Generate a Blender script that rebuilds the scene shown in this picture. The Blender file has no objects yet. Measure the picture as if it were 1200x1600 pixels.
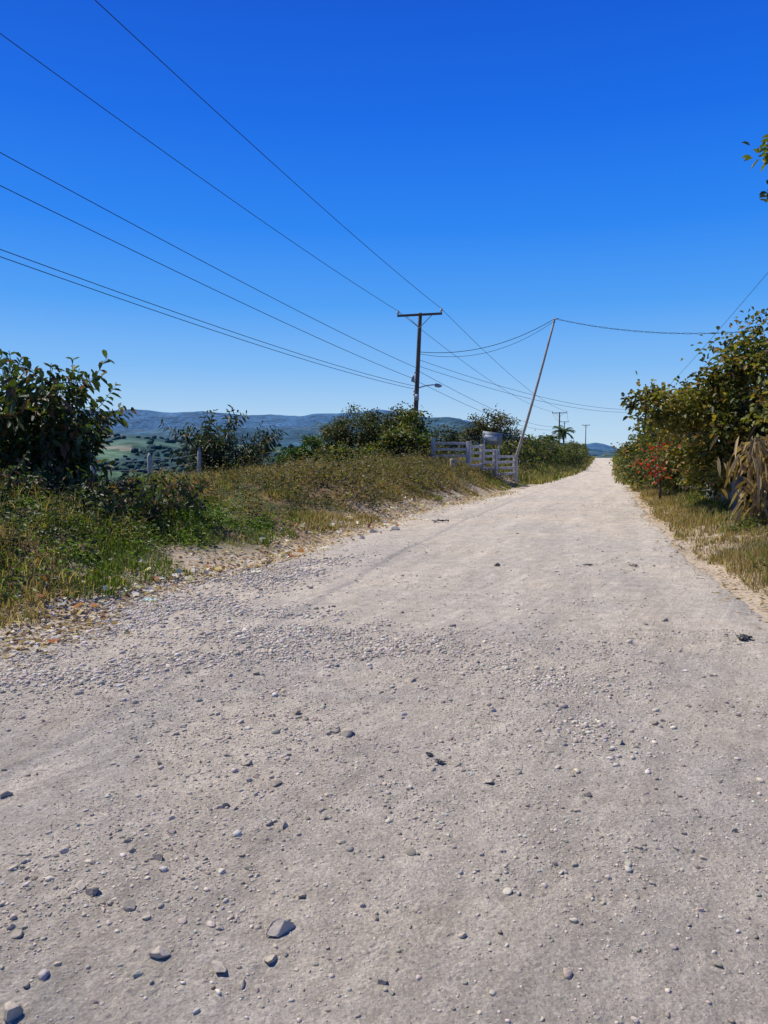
import bpy, bmesh, math
import numpy as np
from mathutils import Vector
rng=np.random.default_rng(11)
TAU=2*math.pi
# ---------------------------------------------------------------- utils
def IP(x,pts):
    xs=[p[0] for p in pts]; ys=[p[1] for p in pts]
    return np.interp(x,xs,ys)
def vnoise(x,y,seed=0):
    x=np.asarray(x,float); y=np.asarray(y,float)
    xi=np.floor(x).astype(np.int64); yi=np.floor(y).astype(np.int64)
    xf=x-xi; yf=y-yi
    u=xf*xf*(3-2*xf); v=yf*yf*(3-2*yf)
    def h(a,b):
        n=(a*374761393+b*668265263+seed*144665777)&0xffffffff
        n=((n^(n>>13))*1274126177)&0xffffffff
        n=n^(n>>16)
        return (n&0xffff)/65535.0
    return (h(xi,yi)*(1-u)+h(xi+1,yi)*u)*(1-v)+(h(xi,yi+1)*(1-u)+h(xi+1,yi+1)*u)*v
def fbm(x,y,o=4,seed=0):
    s=0;a=.5;t=0
    for i in range(o):
        s=s+a*vnoise(x*2**i+13.7*i,y*2**i-7.1*i,seed+i); t+=a; a*=.5
    return s/t
def sstep(a,b,x):
    t=np.clip((x-a)/(b-a),0,1); return t*t*(3-2*t)
def mk(name,V,F,mat,C=None,smooth=False,parent=None):
    V=np.asarray(V,np.float32); F=np.asarray(F,np.int32)
    me=bpy.data.meshes.new(name)
    me.vertices.add(len(V)); me.vertices.foreach_set('co',V.ravel())
    k=F.shape[1]
    me.loops.add(F.size); me.loops.foreach_set('vertex_index',F.ravel())
    me.polygons.add(len(F)); me.polygons.foreach_set('loop_start',np.arange(0,F.size,k,dtype=np.int32))
    me.update(calc_edges=True)
    if smooth: me.polygons.foreach_set('use_smooth',np.ones(len(F),bool))
    if C is not None:
        C=np.asarray(C,np.float32)
        if C.shape[1]==3: C=np.hstack([C,np.ones((len(C),1),np.float32)])
        ca=me.color_attributes.new('Col','FLOAT_COLOR','POINT'); ca.data.foreach_set('color',C.ravel())
    me.materials.append(mat)
    ob=bpy.data.objects.new(name,me); bpy.context.scene.collection.objects.link(ob)
    if parent: ob.parent=parent
    return ob
def empty(name):
    e=bpy.data.objects.new(name,None); bpy.context.scene.collection.objects.link(e); e.empty_display_size=.2
    return e
class MB:
    def __init__(s): s.V=[];s.F=[];s.n=0
    def add(s,V,F):
        s.V.append(np.asarray(V,float)); s.F.append(np.asarray(F,int)+s.n); s.n+=len(V)
    def tube(s,P,R,k=6,cap=True):
        P=np.asarray(P,float); R=np.broadcast_to(R,(len(P),))
        n=len(P); T=np.gradient(P,axis=0); T/=np.linalg.norm(T,axis=1)[:,None]+1e-9
        ref=np.array([0,0,1.]) if abs(T[0,2])<.9 else np.array([1.,0,0])
        A=np.cross(T,ref); A/=np.linalg.norm(A,axis=1)[:,None]+1e-9; B=np.cross(T,A)
        a=np.arange(k)/k*TAU
        V=P[:,None,:]+R[:,None,None]*(np.cos(a)[None,:,None]*A[:,None,:]+np.sin(a)[None,:,None]*B[:,None,:])
        i=np.arange(n-1)[:,None]*k; j=np.arange(k)[None,:]; j2=(j+1)%k
        F=np.stack([i+j,i+j2,i+k+j2,i+k+j],-1).reshape(-1,4)
        V=V.reshape(-1,3)
        if cap:
            V=np.vstack([V,P[0],P[-1]]); c0=n*k;c1=c0+1
            e=[]
            for q in range(0,k,2):
                e.append([c0,(q+2)%k,(q+1)%k,q]); b=(n-1)*k
                e.append([c1,b+q,b+(q+1)%k,b+(q+2)%k])
            F=np.vstack([F,e])
        s.add(V,F)
    def box(s,c,size,ang=0,tilt=0,bev=0):
        x,y,z=[q/2 for q in size]
        V=np.array([[sx*x,sy*y,sz*z] for sz in(-1,1) for sy in(-1,1) for sx in(-1,1)],float)
        ct,st=math.cos(tilt),math.sin(tilt)
        V=np.c_[V[:,0]*ct+V[:,2]*st,V[:,1],-V[:,0]*st+V[:,2]*ct]
        ca,sa=math.cos(ang),math.sin(ang)
        V=np.c_[V[:,0]*ca-V[:,1]*sa,V[:,0]*sa+V[:,1]*ca,V[:,2]]+np.array(c)
        s.add(V,[[0,2,3,1],[4,5,7,6],[0,1,5,4],[2,6,7,3],[0,4,6,2],[1,3,7,5]])
    def build(s,name,mat,smooth=False,parent=None,col=None,bevel=0):
        V=np.vstack(s.V);F=np.vstack(s.F)
        C=None if col is None else np.tile(np.array(col,float),(len(V),1))
        ob=mk(name,V,F,mat,C,smooth,parent)
        if bevel:
            m=ob.modifiers.new('bev','BEVEL'); m.width=bevel; m.segments=2; m.limit_method='ANGLE'
        return ob
# ---------------------------------------------------------------- terrain functions
def cx(Y): return -1.8+.3*Y
ZR=[(-200,-3),(-50,0),(15,0),(34,-.35),(80,-1.3),(118,-1.9),(150,-1.3),(184,-.2),(196,-.25),(260,-6),(400,-20),(700,-34),(3000,-38)]
SL=[(-600,-40),(-400,-38),(-150,-28),(-60,-15),(-30,-7),(-18,-2.3),(-14,-.3),(-11,.4),(-8.5,.70),(-6.5,.68),(-5,.50),(-4,.22),(-3.2,.0)]
SR=[(3.2,0),(4.2,.1),(7,.3),(20,.3),(60,-3),(200,-20),(500,-35)]
R3=[(-1.5,.04),(-.9,.045),(-.33,.055),(-.25,.049),(-.1,.047),(-.04,.050),(-.01,.056),(.01,.054),(.04,.043),(.11,.039),(.16,.022),(.2,.004),(.25,.004),(.278,.0125),(.29,.010),(.31,.001),(.4,0),(1.5,.02)]
R2=[(-1.5,.04),(-.5,.034),(-.2,.033),(0,.028),(.1,.026),(.15,.01),(.2,-.002),(1.5,0)]
R1=[(-1.5,.03),(-.35,.024),(-.25,.014),(-.1,.006),(0,.002),(.2,-.01),(1.5,-.01)]
def H(X,Y,micro=True):
    X=np.asarray(X,float);Y=np.asarray(Y,float)
    d=X-cx(Y); R=np.hypot(X,Y)
    s=np.where(d<0,IP(d,SL),IP(d,SR))
    s=np.where((d<0)&(s>0),s*IP(Y,[(15,1),(35,1.75),(70,1.9),(130,1)]),s)
    z=IP(Y,ZR)+s
    off=sstep(3.4,5,np.abs(d))
    z=z+off*((fbm(X*.6,Y*.6,3,5)-.5)*.5+(fbm(X*1.7,Y*1.7,2,6)-.5)*.22)*(R<200)
    z=z+(fbm(X*.8,Y*.8,2,9)-.5)*.06+(fbm(X*2.6,Y*2.6,3,12)-.5)*.03
    far=sstep(120,500,R)
    z=z+far*((fbm(X/260,Y/260,4,21)-.5)*34)
    z=np.maximum(z,-44+R*0)
    t=np.clip(np.where(Y>1,X/np.maximum(Y,1),np.sign(X)*1.5),-1.5,1.5)
    az=np.arctan2(X,Y)
    def ridge(R0,w,pts,ns,amp,seed):
        hh=R0*IP(t,pts)+36+ (fbm(X/ns,Y/ns,5,seed)-.5)*amp
        return np.maximum(hh,0)*np.exp(-((R*np.cos(np.clip(az,-1,1))-R0)/w)**2)
    z=z+far*(ridge(1700,420,R1,300,60,31)+ridge(3600,800,R2,600,200,37)+ridge(7600,1300,R3,1300,190,41))
    z=z+np.where(R>2500,(fbm(X/420,Y/420,5,77)-.5)*np.clip((R-2500)/2500,0,1)*170*np.exp(-((R-5600)/1700)**2),0)
    return z
# ---------------------------------------------------------------- materials
def nm(name):
    m=bpy.data.materials.new(name); m.use_nodes=True; nt=m.node_tree; nt.nodes.clear()
    o=nt.nodes.new('ShaderNodeOutputMaterial')
    return m,nt,o
def N(nt,t,**k):
    n=nt.nodes.new(t)
    for a,b in k.items(): setattr(n,a,b)
    return n
def noise(nt,vec,scale,detail=5,rough=.6,dist=0):
    n=N(nt,'ShaderNodeTexNoise'); n.inputs['Scale'].default_value=scale; n.inputs['Detail'].default_value=detail
    n.inputs['Roughness'].default_value=rough; n.inputs['Distortion'].default_value=dist
    nt.links.new(vec,n.inputs['Vector']); return n
def mr(nt,val,a,b,c,d):
    n=N(nt,'ShaderNodeMapRange'); n.inputs[1].default_value=a;n.inputs[2].default_value=b;n.inputs[3].default_value=c;n.inputs[4].default_value=d
    nt.links.new(val,n.inputs[0]); return n.outputs[0]
def mixc(nt,fac,a,b,mode='MIX'):
    n=N(nt,'ShaderNodeMix',data_type='RGBA',blend_type=mode)
    for s,v in ((n.inputs[0],fac),(n.inputs[6],a),(n.inputs[7],b)):
        if hasattr(v,'is_linked') or hasattr(v,'links'): nt.links.new(v,s)
        elif isinstance(v,(int,float)): s.default_value=v
        else: s.default_value=(*v,1)
    return n.outputs[2]
def mth(nt,op,a,b):
    n=N(nt,'ShaderNodeMath',operation=op)
    for s,v in ((n.inputs[0],a),(n.inputs[1],b)):
        if isinstance(v,(int,float)): s.default_value=v
        else: nt.links.new(v,s)
    return n.outputs[0]
def veg_mat(name,rough=.5,tr=.3,spec=.4):
    m,nt,o=nm(name)
    a=N(nt,'ShaderNodeAttribute',attribute_name='Col')
    p=N(nt,'ShaderNodeBsdfPrincipled'); p.inputs['Roughness'].default_value=rough; p.inputs['Specular IOR Level'].default_value=spec
    nt.links.new(a.outputs['Color'],p.inputs['Base Color'])
    t=N(nt,'ShaderNodeBsdfTranslucent'); c=mixc(nt,1.0,a.outputs['Color'],(1.7,1.7,.5),'MULTIPLY'); nt.links.new(c,t.inputs['Color'])
    x=N(nt,'ShaderNodeMixShader'); x.inputs[0].default_value=tr
    nt.links.new(p.outputs[0],x.inputs[1]);nt.links.new(t.outputs[0],x.inputs[2]);nt.links.new(x.outputs[0],o.inputs[0])
    return m
LEAF=veg_mat('leaf',.5,.28,.28); GRASS=veg_mat('grass_blade',.7,.33,.12); DRY=veg_mat('dry_leaf',.7,.2,.15)
def col_mat(name,rough=.85,nscale=30,lo=.75,hi=1.2,bump=.3,bd=.01,attr=True,color=(.3,.3,.3),spec=.3,n2=None):
    m,nt,o=nm(name)
    tc=N(nt,'ShaderNodeTexCoord').outputs['Object']
    if attr: base=N(nt,'ShaderNodeAttribute',attribute_name='Col').outputs['Color']
    else:
        base=N(nt,'ShaderNodeRGB').outputs[0]; base.default_value=(*color,1)
    n1=noise(nt,tc,nscale,8,.65)
    k=mr(nt,n1.outputs[0],.25,.75,lo,hi)
    c=mixc(nt,1.0,base,k,'MULTIPLY')
    if n2:
        n3=noise(nt,tc,n2,4,.6); c=mixc(nt,1.0,c,mr(nt,n3.outputs[0],.3,.7,.7,1.15),'MULTIPLY')
    p=N(nt,'ShaderNodeBsdfPrincipled'); p.inputs['Roughness'].default_value=rough; p.inputs['Specular IOR Level'].default_value=spec
    nt.links.new(c,p.inputs['Base Color'])
    b=N(nt,'ShaderNodeBump'); b.inputs['Strength'].default_value=bump; b.inputs['Distance'].default_value=bd
    nt.links.new(n1.outputs[0],b.inputs['Height']); nt.links.new(b.outputs[0],p.inputs['Normal'])
    nt.links.new(p.outputs[0],o.inputs[0]); return m
ROCK=col_mat('stone',.9,60,.72,1.25,.5,.01,spec=.1)
BARK=col_mat('bark',.9,25,.6,1.2,.5,.02,False,(.13,.10,.075),n2=4)
WOODP=col_mat('weathered_wood',.85,14,.6,1.2,.4,.01,False,(.13,.105,.085),n2=2)
PALEP=col_mat('pale_wood',.85,14,.7,1.2,.4,.01,False,(.42,.35,.28),n2=2)
CONC=col_mat('concrete',.9,12,.7,1.15,.4,.008,False,(.56,.52,.45),n2=1.5)
GCONC=col_mat('grey_concrete',.9,9,.6,1.15,.5,.01,False,(.22,.23,.23),n2=1.5)
WIRE=col_mat('wire_black',.6,9,.8,1.1,0,.001,False,(.035,.038,.045))
STEEL=col_mat('galvanised_steel',.5,20,.8,1.1,.1,.002,False,(.35,.36,.38),spec=.5)
PORC=col_mat('porcelain',.3,20,.9,1.05,0,.001,False,(.55,.5,.48),spec=.5)
PLASTIC=col_mat('black_plastic',.5,40,.7,1.2,.4,.01,False,(.03,.03,.035),spec=.4)
def ground_mat():
    m,nt,o=nm('ground_soil')
    tc=N(nt,'ShaderNodeTexCoord').outputs['Object']
    base=N(nt,'ShaderNodeAttribute',attribute_name='Col').outputs['Color']
    pos=N(nt,'ShaderNodeVectorMath',operation='LENGTH'); nt.links.new(tc,pos.inputs[0])
    nearf=mr(nt,pos.outputs['Value'],60,160,1,0)
    n1=noise(nt,tc,18,8,.7); n2=noise(nt,tc,1.6,5,.6)
    k=mth(nt,'MULTIPLY',mr(nt,n1.outputs[0],.3,.7,.6,1.35),mr(nt,n2.outputs[0],.3,.7,.8,1.2))
    cn=mixc(nt,1.0,base,k,'MULTIPLY')
    f1=noise(nt,tc,.03,7,.75); f2=noise(nt,tc,.005,7,.75)
    kf=mth(nt,'MULTIPLY',mr(nt,f1.outputs[0],.35,.65,.5,1.45),mr(nt,f2.outputs[0],.35,.65,.6,1.35))
    cf=mixc(nt,1.0,base,kf,'MULTIPLY')
    c=mixc(nt,nearf,cf,cn)
    p=N(nt,'ShaderNodeBsdfPrincipled'); p.inputs['Roughness'].default_value=.95; p.inputs['Specular IOR Level'].default_value=.05
    nt.links.new(c,p.inputs['Base Color'])
    b=N(nt,'ShaderNodeBump'); b.inputs['Strength'].default_value=.7; b.inputs['Distance'].default_value=.02
    nt.links.new(n1.outputs[0],b.inputs['Height']); nt.links.new(b.outputs[0],p.inputs['Normal'])
    nt.links.new(p.outputs[0],o.inputs[0]); return m
def road_mat():
    m,nt,o=nm('gravel_road')
    tc=N(nt,'ShaderNodeTexCoord').outputs['Object']
    mp=N(nt,'ShaderNodeMapping',vector_type='TEXTURE'); nt.links.new(tc,mp.inputs[0])
    mp.inputs['Rotation'].default_value=(0,0,math.radians(-16.7)); mp.inputs['Scale'].default_value=(.45,5,1)
    n0=noise(nt,tc,.5,6,.65,.8)
    c=mixc(nt,mr(nt,n0.outputs[0],.38,.62,0,1),(.515,.462,.385),(.61,.525,.41))
    st=noise(nt,mp.outputs[0],1.0,6,.65,.3)
    c=mixc(nt,1.0,c,mr(nt,st.outputs[0],.3,.7,.85,1.14),'MULTIPLY')
    mp2=N(nt,'ShaderNodeMapping',vector_type='TEXTURE'); nt.links.new(tc,mp2.inputs[0])
    mp2.inputs['Rotation'].default_value=(0,0,math.radians(-30)); mp2.inputs['Scale'].default_value=(.06,1.6,1)
    sc=noise(nt,mp2.outputs[0],1.0,3,.5,.8)
    c=mixc(nt,1.0,c,mr(nt,sc.outputs[0],.35,.65,.92,1.07),'MULTIPLY')
    n3=noise(nt,tc,5,10,.78)
    c=mixc(nt,1.0,c,mr(nt,n3.outputs[0],.3,.7,.74,1.27),'MULTIPLY')
    n5=noise(nt,tc,90,6,.75)
    c=mixc(nt,1.0,c,mr(nt,n5.outputs[0],.3,.7,.72,1.28),'MULTIPLY')
    vo=N(nt,'ShaderNodeTexVoronoi'); vo.inputs['Scale'].default_value=75; nt.links.new(tc,vo.inputs['Vector'])
    sep=N(nt,'ShaderNodeSeparateColor'); nt.links.new(vo.outputs['Color'],sep.inputs[0])
    c=mixc(nt,1.0,c,mr(nt,sep.outputs[0],0,1,.86,1.14),'MULTIPLY')
    vo2=N(nt,'ShaderNodeTexVoronoi'); vo2.inputs['Scale'].default_value=32; nt.links.new(tc,vo2.inputs['Vector'])
    sep2=N(nt,'ShaderNodeSeparateColor'); nt.links.new(vo2.outputs['Color'],sep2.inputs[0])
    peb=mth(nt,'MULTIPLY',mr(nt,vo2.outputs['Distance'],.15,.42,1,0),mr(nt,sep2.outputs[1],.66,.74,0,1))
    c=mixc(nt,mth(nt,'MULTIPLY',peb,.65),c,mixc(nt,sep2.outputs[0],(.28,.25,.21),(.72,.65,.53)))
    p=N(nt,'ShaderNodeBsdfPrincipled'); p.inputs['Roughness'].default_value=.95; p.inputs['Specular IOR Level'].default_value=.05
    nt.links.new(c,p.inputs['Base Color'])
    h=mth(nt,'ADD',mth(nt,'MULTIPLY',n3.outputs[0],.06),mth(nt,'MULTIPLY',n5.outputs[0],.0065))
    h=mth(nt,'ADD',h,mth(nt,'MULTIPLY',mr(nt,vo.outputs['Distance'],.1,.6,1,0),.003))
    h=mth(nt,'ADD',h,mth(nt,'MULTIPLY',peb,.008))
    b=N(nt,'ShaderNodeBump'); b.inputs['Strength'].default_value=1; b.inputs['Distance'].default_value=1.0
    nt.links.new(h,b.inputs['Height']); nt.links.new(b.outputs[0],p.inputs['Normal'])
    nt.links.new(p.outputs[0],o.inputs[0]); return m
# ---------------------------------------------------------------- ground sheet (polar)
rad=np.concatenate([[0.0],np.geomspace(.4,14000,460)])
azf=np.linspace(-48,48,800); azb=np.linspace(48,312,150)[1:-1]
az=np.radians(np.concatenate([azf,azb])); na=len(az); nr=len(rad)
RR,AA=np.meshgrid(rad,az,indexing='ij'); GX=RR*np.sin(AA); GY=RR*np.cos(AA)
GZ=H(GX,GY); D=GX-cx(GY)
inner=(1-sstep(2.2,2.9,np.abs(D)))*(1-sstep(205,215,GY))*sstep(-45,-40,GY)
GZ=GZ-.07*inner
i=np.arange(nr-1)[:,None]*na; j=np.arange(na)[None,:]; j2=(j+1)%na
F=np.stack([i+j,i+j2,i+na+j2,i+na+j],-1).reshape(-1,4)[:, ::-1]
dirt=np.array([.47,.38,.275]); soil=np.array([.21,.145,.085]); green=np.array([.08,.09,.032])
ad=np.abs(D)
nz=fbm(GX*.6,GY*.6,4,3)
k1=sstep(3.3,4.4,ad+(nz-.5)*1.6)[...,None]
nz2=fbm(GX*1.3,GY*1.3,3,8)[...,None]
veg=soil*(1-sstep(.4,.6,nz2))+green*sstep(.4,.6,nz2)
C=dirt*(1-k1)+veg*k1
fx=np.floor(GX/95+vnoise(GX/150,GY/150,51)*1.5); fy=np.floor(GY/130+vnoise(GX/150,GY/150,52)*1.5)
fh=vnoise(fx*7.3+.1,fy*5.7+.2,61)
pal=np.stack([IP(fh,[(0,.04),(.4,.09),(.6,.14),(.75,.36),(1,.2)]),IP(fh,[(0,.09),(.4,.15),(.6,.19),(.75,.27),(1,.2)]),IP(fh,[(0,.03),(.4,.04),(.6,.06),(.75,.15),(1,.09)])],-1)
wood=sstep(.36,.47,fbm(GX/170,GY/170,5,91))[...,None]
wood=np.maximum(wood,sstep(1300,2000,RR)[...,None]*.78)
val=pal*(1-wood)+np.array([.022,.05,.016])*wood
kv=sstep(60,160,RR)[...,None]
C=C*(1-kv)+val*kv
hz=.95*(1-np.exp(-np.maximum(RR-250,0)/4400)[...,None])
HAZE_TINT=np.array([.07,.165,.32])
C=C*(1-hz)+HAZE_TINT*hz  # aerial haze painted into the ground's vertex colour by distance
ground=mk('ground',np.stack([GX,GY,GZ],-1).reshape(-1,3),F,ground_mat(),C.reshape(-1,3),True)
# ---------------------------------------------------------------- road
ys=np.concatenate([np.arange(-45,0,.5),np.arange(0,14,.06),np.arange(14,40,.18),np.arange(40,212,.8)])
def edgeL(Y): return IP(Y,[(-20,-4.6),(0,-4.3),(4,-3.7),(6,-3.25),(12,-3.0),(19,-3.3),(32,-2.75),(120,-2.6),(220,-2.6)])-(fbm(Y*.5,Y*0+3,4,17)-.5)*1.1
def edgeR(Y): return IP(Y,[(-20,4.4),(0,4.2),(7.7,3.45),(12,2.95),(24,2.8),(120,2.7),(220,2.7)])+(fbm(Y*.5,Y*0+9,4,19)-.5)*.7
w=np.linspace(0,1,130)
YY,WW=np.meshgrid(ys,w,indexing='ij'); DD=edgeL(YY)*(1-WW)+edgeR(YY)*WW
XX=cx(YY)+DD; ZZ=H(XX,YY)+.012
e=np.minimum(WW,1-WW); ZZ=ZZ-.05*(1-sstep(0,.03,e))
n0=len(ys);n1=len(w)
i=np.arange(n0-1)[:,None]*n1;j=np.arange(n1-1)[None,:]
F=np.stack([i+j,i+j+1,i+n1+j+1,i+n1+j],-1).reshape(-1,4)
road=mk('gravel_road',np.stack([XX,YY,ZZ],-1).reshape(-1,3),F,road_mat(),None,True)
# ---------------------------------------------------------------- stones
def ico(sub):
    bm=bmesh.new(); bmesh.ops.create_icosphere(bm,subdivisions=sub,radius=1)
    V=np.array([v.co[:] for v in bm.verts]); F=np.array([[v.index for v in f.verts] for f in bm.faces]); bm.free(); return V,F
I1=ico(1);I2=ico(2);I3=ico(3);I4=ico(4)
def facet(V,r,n=12,lo=.55,hi=.95):
    P=V.copy()
    for q in range(n):
        nn=r.normal(size=3); nn/=np.linalg.norm(nn); o=r.uniform(lo,hi)
        dd=P@nn; P-=np.where(dd>o,dd-o,0)[:,None]*nn
    return P
T1=[facet(I1[0],rng,6,.5,.85) for _ in range(12)]
T2=[facet(I2[0],rng,9,.4,.8) for _ in range(16)]
def rotz(P,a):
    c,s=np.cos(a),np.sin(a); return np.stack([P[...,0]*c-P[...,1]*s,P[...,0]*s+P[...,1]*c,P[...,2]],-1)
STONE=np.array([.55,.485,.395])
allV=[];allF=[];allC=[];cnt=0
def put(X,Y,S,T,Fc,tint=1.0,warm=0):
    global cnt
    n=len(X); Z=H(X,Y)+.012
    ti=rng.integers(0,len(T),n); P=np.stack(T)[ti]
    sc=np.stack([S*rng.uniform(.8,1.4,n),S*rng.uniform(.7,1.1,n),S*rng.uniform(.45,.85,n)],-1)
    P=rotz(P*sc[:,None,:],rng.uniform(0,TAU,n)[:,None])
    P[...,0]+=X[:,None];P[...,1]+=Y[:,None];P[...,2]+=(Z+sc[:,2]*.2)[:,None]
    v=rng.uniform(.5,1.25,n)*tint
    Cc=STONE[None]*v[:,None]*(1+np.stack([rng.normal(.0,.05,n)+warm,rng.normal(0,.02,n),rng.normal(0,.05,n)-warm],-1))
    m=P.shape[1]
    allV.append(P.reshape(-1,3)); allC.append(np.repeat(Cc,m,0)); allF.append((Fc[None]+(np.arange(n)*m)[:,None,None]+cnt).reshape(-1,3)); cnt+=n*m
def region(n,y0,y1,x0f=-.56,x1f=.56):
    Y=np.sqrt(rng.uniform(y0**2,y1**2,n)); X=Y*rng.uniform(x0f,x1f,n); return X,Y
def keep(X,Y,p):
    m=(rng.uniform(size=len(X))<p)&(X-cx(Y)>edgeL(Y)-.4)&(X-cx(Y)<edgeR(Y)+.1); return X[m],Y[m]
X,Y=region(80000,1.6,6.5); p=.25+.9*sstep(.42,.68,fbm(X*1.1,Y*1.1,3,101)); X,Y=keep(X,Y,p); put(X,Y,np.clip(rng.lognormal(math.log(.0031),.5,len(X)),.0015,.012),T1,I1[1])
X,Y=region(7000,1.6,6.5); X,Y=keep(X,Y,.2+.8*sstep(.45,.7,fbm(X*1.1,Y*1.1,3,101))); put(X,Y,np.clip(rng.lognormal(math.log(.008),.45,len(X)),.005,.022),T2,I2[1],.9)
X,Y=region(34000,6,26); p=.15+.8*sstep(.45,.65,fbm(X*.6,Y*.9,3,102)); X,Y=keep(X,Y,p); put(X,Y,np.clip(rng.lognormal(math.log(.0075),.5,len(X)),.004,.028),T1,I1[1])
def drift(cxx,cyy,rx,ry,ang,n,s):
    r=np.abs(rng.normal(size=(n,2))*.55); sg=rng.choice([-1,1],(n,2)); q=r*sg*np.array([rx,ry]); c,s_=math.cos(ang),math.sin(ang)
    X=cxx+q[:,0]*c-q[:,1]*s_; Y=cyy+q[:,0]*s_+q[:,1]*c
    X,Y=keep(X,Y,.12+.88*sstep(.4,.6,fbm(X*2.2,Y*2.2,3,131)))
    put(X,Y,np.clip(rng.lognormal(math.log(s),.45,len(X)),.004,.035),T1,I1[1],1.08)
drift(-1.55,6.6,1.7,.9,-.35,14000,.0095)
drift(-2.2,7.9,.9,1.3,-.5,9000,.011)
drift(-2.9,6.6,.5,.9,-.3,6000,.012)
drift(-1.3,9.6,.5,1.3,-.5,4000,.012)
drift(-.3,5.9,1.0,.35,-.2,3500,.009)
drift(.95,5.25,.55,.25,-.5,2600,.008)
drift(1.3,4.0,.35,.25,-.6,700,.009)
drift(-2.2,5.3,.9,.5,.4,3000,.010)
drift(1.7,6.5,.6,2.0,-.25,1800,.008)
drift(1.75,3.5,.3,.25,0,260,.008)
drift(-.62,4.2,.4,.4,0,300,.008)
drift(-.45,2.3,.4,.3,0,300,.006)
drift(-1.1,2.7,.5,.4,0,400,.006)
mk('loose_gravel',np.vstack(allV),np.vstack(allF),ROCK,np.vstack(allC))
BIG=[(-.207,4.1,.10,.8),(-.27,4.13,.05,.9),(-.52,4.43,.06,.7),(-.507,3.45,.055,.6),(-.68,3.7,.045,.7),(-.706,3.23,.05,.65),(-.66,3.2,.03,.8),(-.416,3.05,.05,.8),(-.48,3.06,.035,.8),
(-.87,2.8,.055,.7),(-.83,2.72,.035,.8),(-1.04,2.57,.06,.7),(-1.1,2.6,.045,1.0),(-.88,2.48,.05,.75),(-.95,2.5,.03,.8),(-.29,2.55,.036,.7),(-.026,2.42,.03,.75),(-.336,2.35,.075,1.0),(-.37,2.36,.035,.8),(-.35,2.21,.05,.85),(-.31,2.24,.03,.8),
(-.495,2.16,.06,.95),(-.42,2.1,.036,.8),(-.004,2.1,.04,.7),(-.54,2.36,.036,1.0),(-1.19,2.33,.04,.75),(-1.23,2.37,.03,.9),(-1.76,3.38,.07,.8),(-.7,2.23,.055,1.0),(.93,3.32,.045,.6),(1.26,3.93,.06,.95),(1.33,3.88,.04,.8),
(.5,3.48,.05,.9),(.66,3.58,.045,.9),(1.56,4.23,.045,.6),(1.12,4.16,.035,.8),(1.2,2.85,.025,.7),(1.45,3.0,.03,.7),(1.5,10.0,.08,.3),(2.57,6.8,.06,.8),(-1.74,5.6,.05,.7),(-1.05,2.0,.08,.9),(-2.2,5.0,.04,.7),(-2.05,4.9,.035,.7),
(-1.55,4.6,.04,.9),(-1.3,3.9,.035,.8),(-1.1,3.5,.03,.9),(.2,5.1,.05,.7),(.75,4.7,.045,.8),(-.15,3.0,.02,.8),(.35,2.7,.022,.8),(.7,2.4,.02,.8),(.1,5.9,.06,.9),(2.3,5.2,.045,.8),(1.8,5.0,.04,.9),(-.9,5.2,.045,.9),
(-2.9,6.3,.08,1.0),(-2.7,6.9,.07,1.1),(-2.6,7.7,.08,1.1),(-2.0,8.8,.1,1.1),(-1.9,9.3,.08,1.1),(-.6,11.6,.12,1.1),(-.2,14.2,.2,1.2),(.2,14.6,.16,1.2),(-.4,13.2,.13,1.2)]
for q in range(80):
    y=math.sqrt(rng.uniform(1.9**2,6.5**2)); x=y*rng.uniform(-.5,.5)
    if x-cx(y)>-3.6: BIG.append((x,y,rng.uniform(.016,.034),rng.uniform(.6,1.0)))
for (x,y,s,t) in BIG:
    b_=I4 if s>.04 else I3
    P=b_[0]*(1+.35*(vnoise(b_[0][:,0]*1.6+x*31+9,b_[0][:,1]*1.6+b_[0][:,2]*1.3+y*17,3)-.5))[:,None]
    P=facet(P,rng,15,.32,.8)
    P=P*(1+.10*(fbm(P[:,0]*5+x*7,P[:,1]*5+P[:,2]*4,2,8)-.5))[:,None]
    P=rotz(P*np.array([.74,.6,.5])*s*.9,rng.uniform(0,TAU)); z=float(H(x,y))+.012
    P=P+np.array([x,y,z+s*.12])
    mk('rock',P,b_[1],ROCK,np.tile(STONE*t*.92*np.array([1,.98,.95]),(len(P),1)),False)
# ---------------------------------------------------------------- leaves
def leaves(P,Dv,L,W,C,fold=.25,droop=.25):
    n=len(P); Dv=Dv/(np.linalg.norm(Dv,axis=1)[:,None]+1e-9)
    up=rng.normal(size=(n,3))*.45+np.array([0,0,1.]); S=np.cross(Dv,up); S/=np.linalg.norm(S,axis=1)[:,None]+1e-9
    U=np.cross(S,Dv); L=L[:,None];W=W[:,None]
    dr=np.array([0,0,-1.])*droop
    b=P; t=P+Dv*L+dr*L
    m1=P+Dv*L*.33+dr*L*.05; m2=P+Dv*L*.7+dr*L*.4
    V=np.stack([b,m1+S*W*.42+U*W*fold,m2+S*W*.45+U*W*fold,t,m2-S*W*.45+U*W*fold,m1-S*W*.42+U*W*fold],1).reshape(-1,3)
    F=(np.array([[0,1,2,3],[0,3,4,5]])[None]+(np.arange(n)*6)[:,None,None]).reshape(-1,4)
    return V,F,np.repeat(C,6,0)
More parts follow.
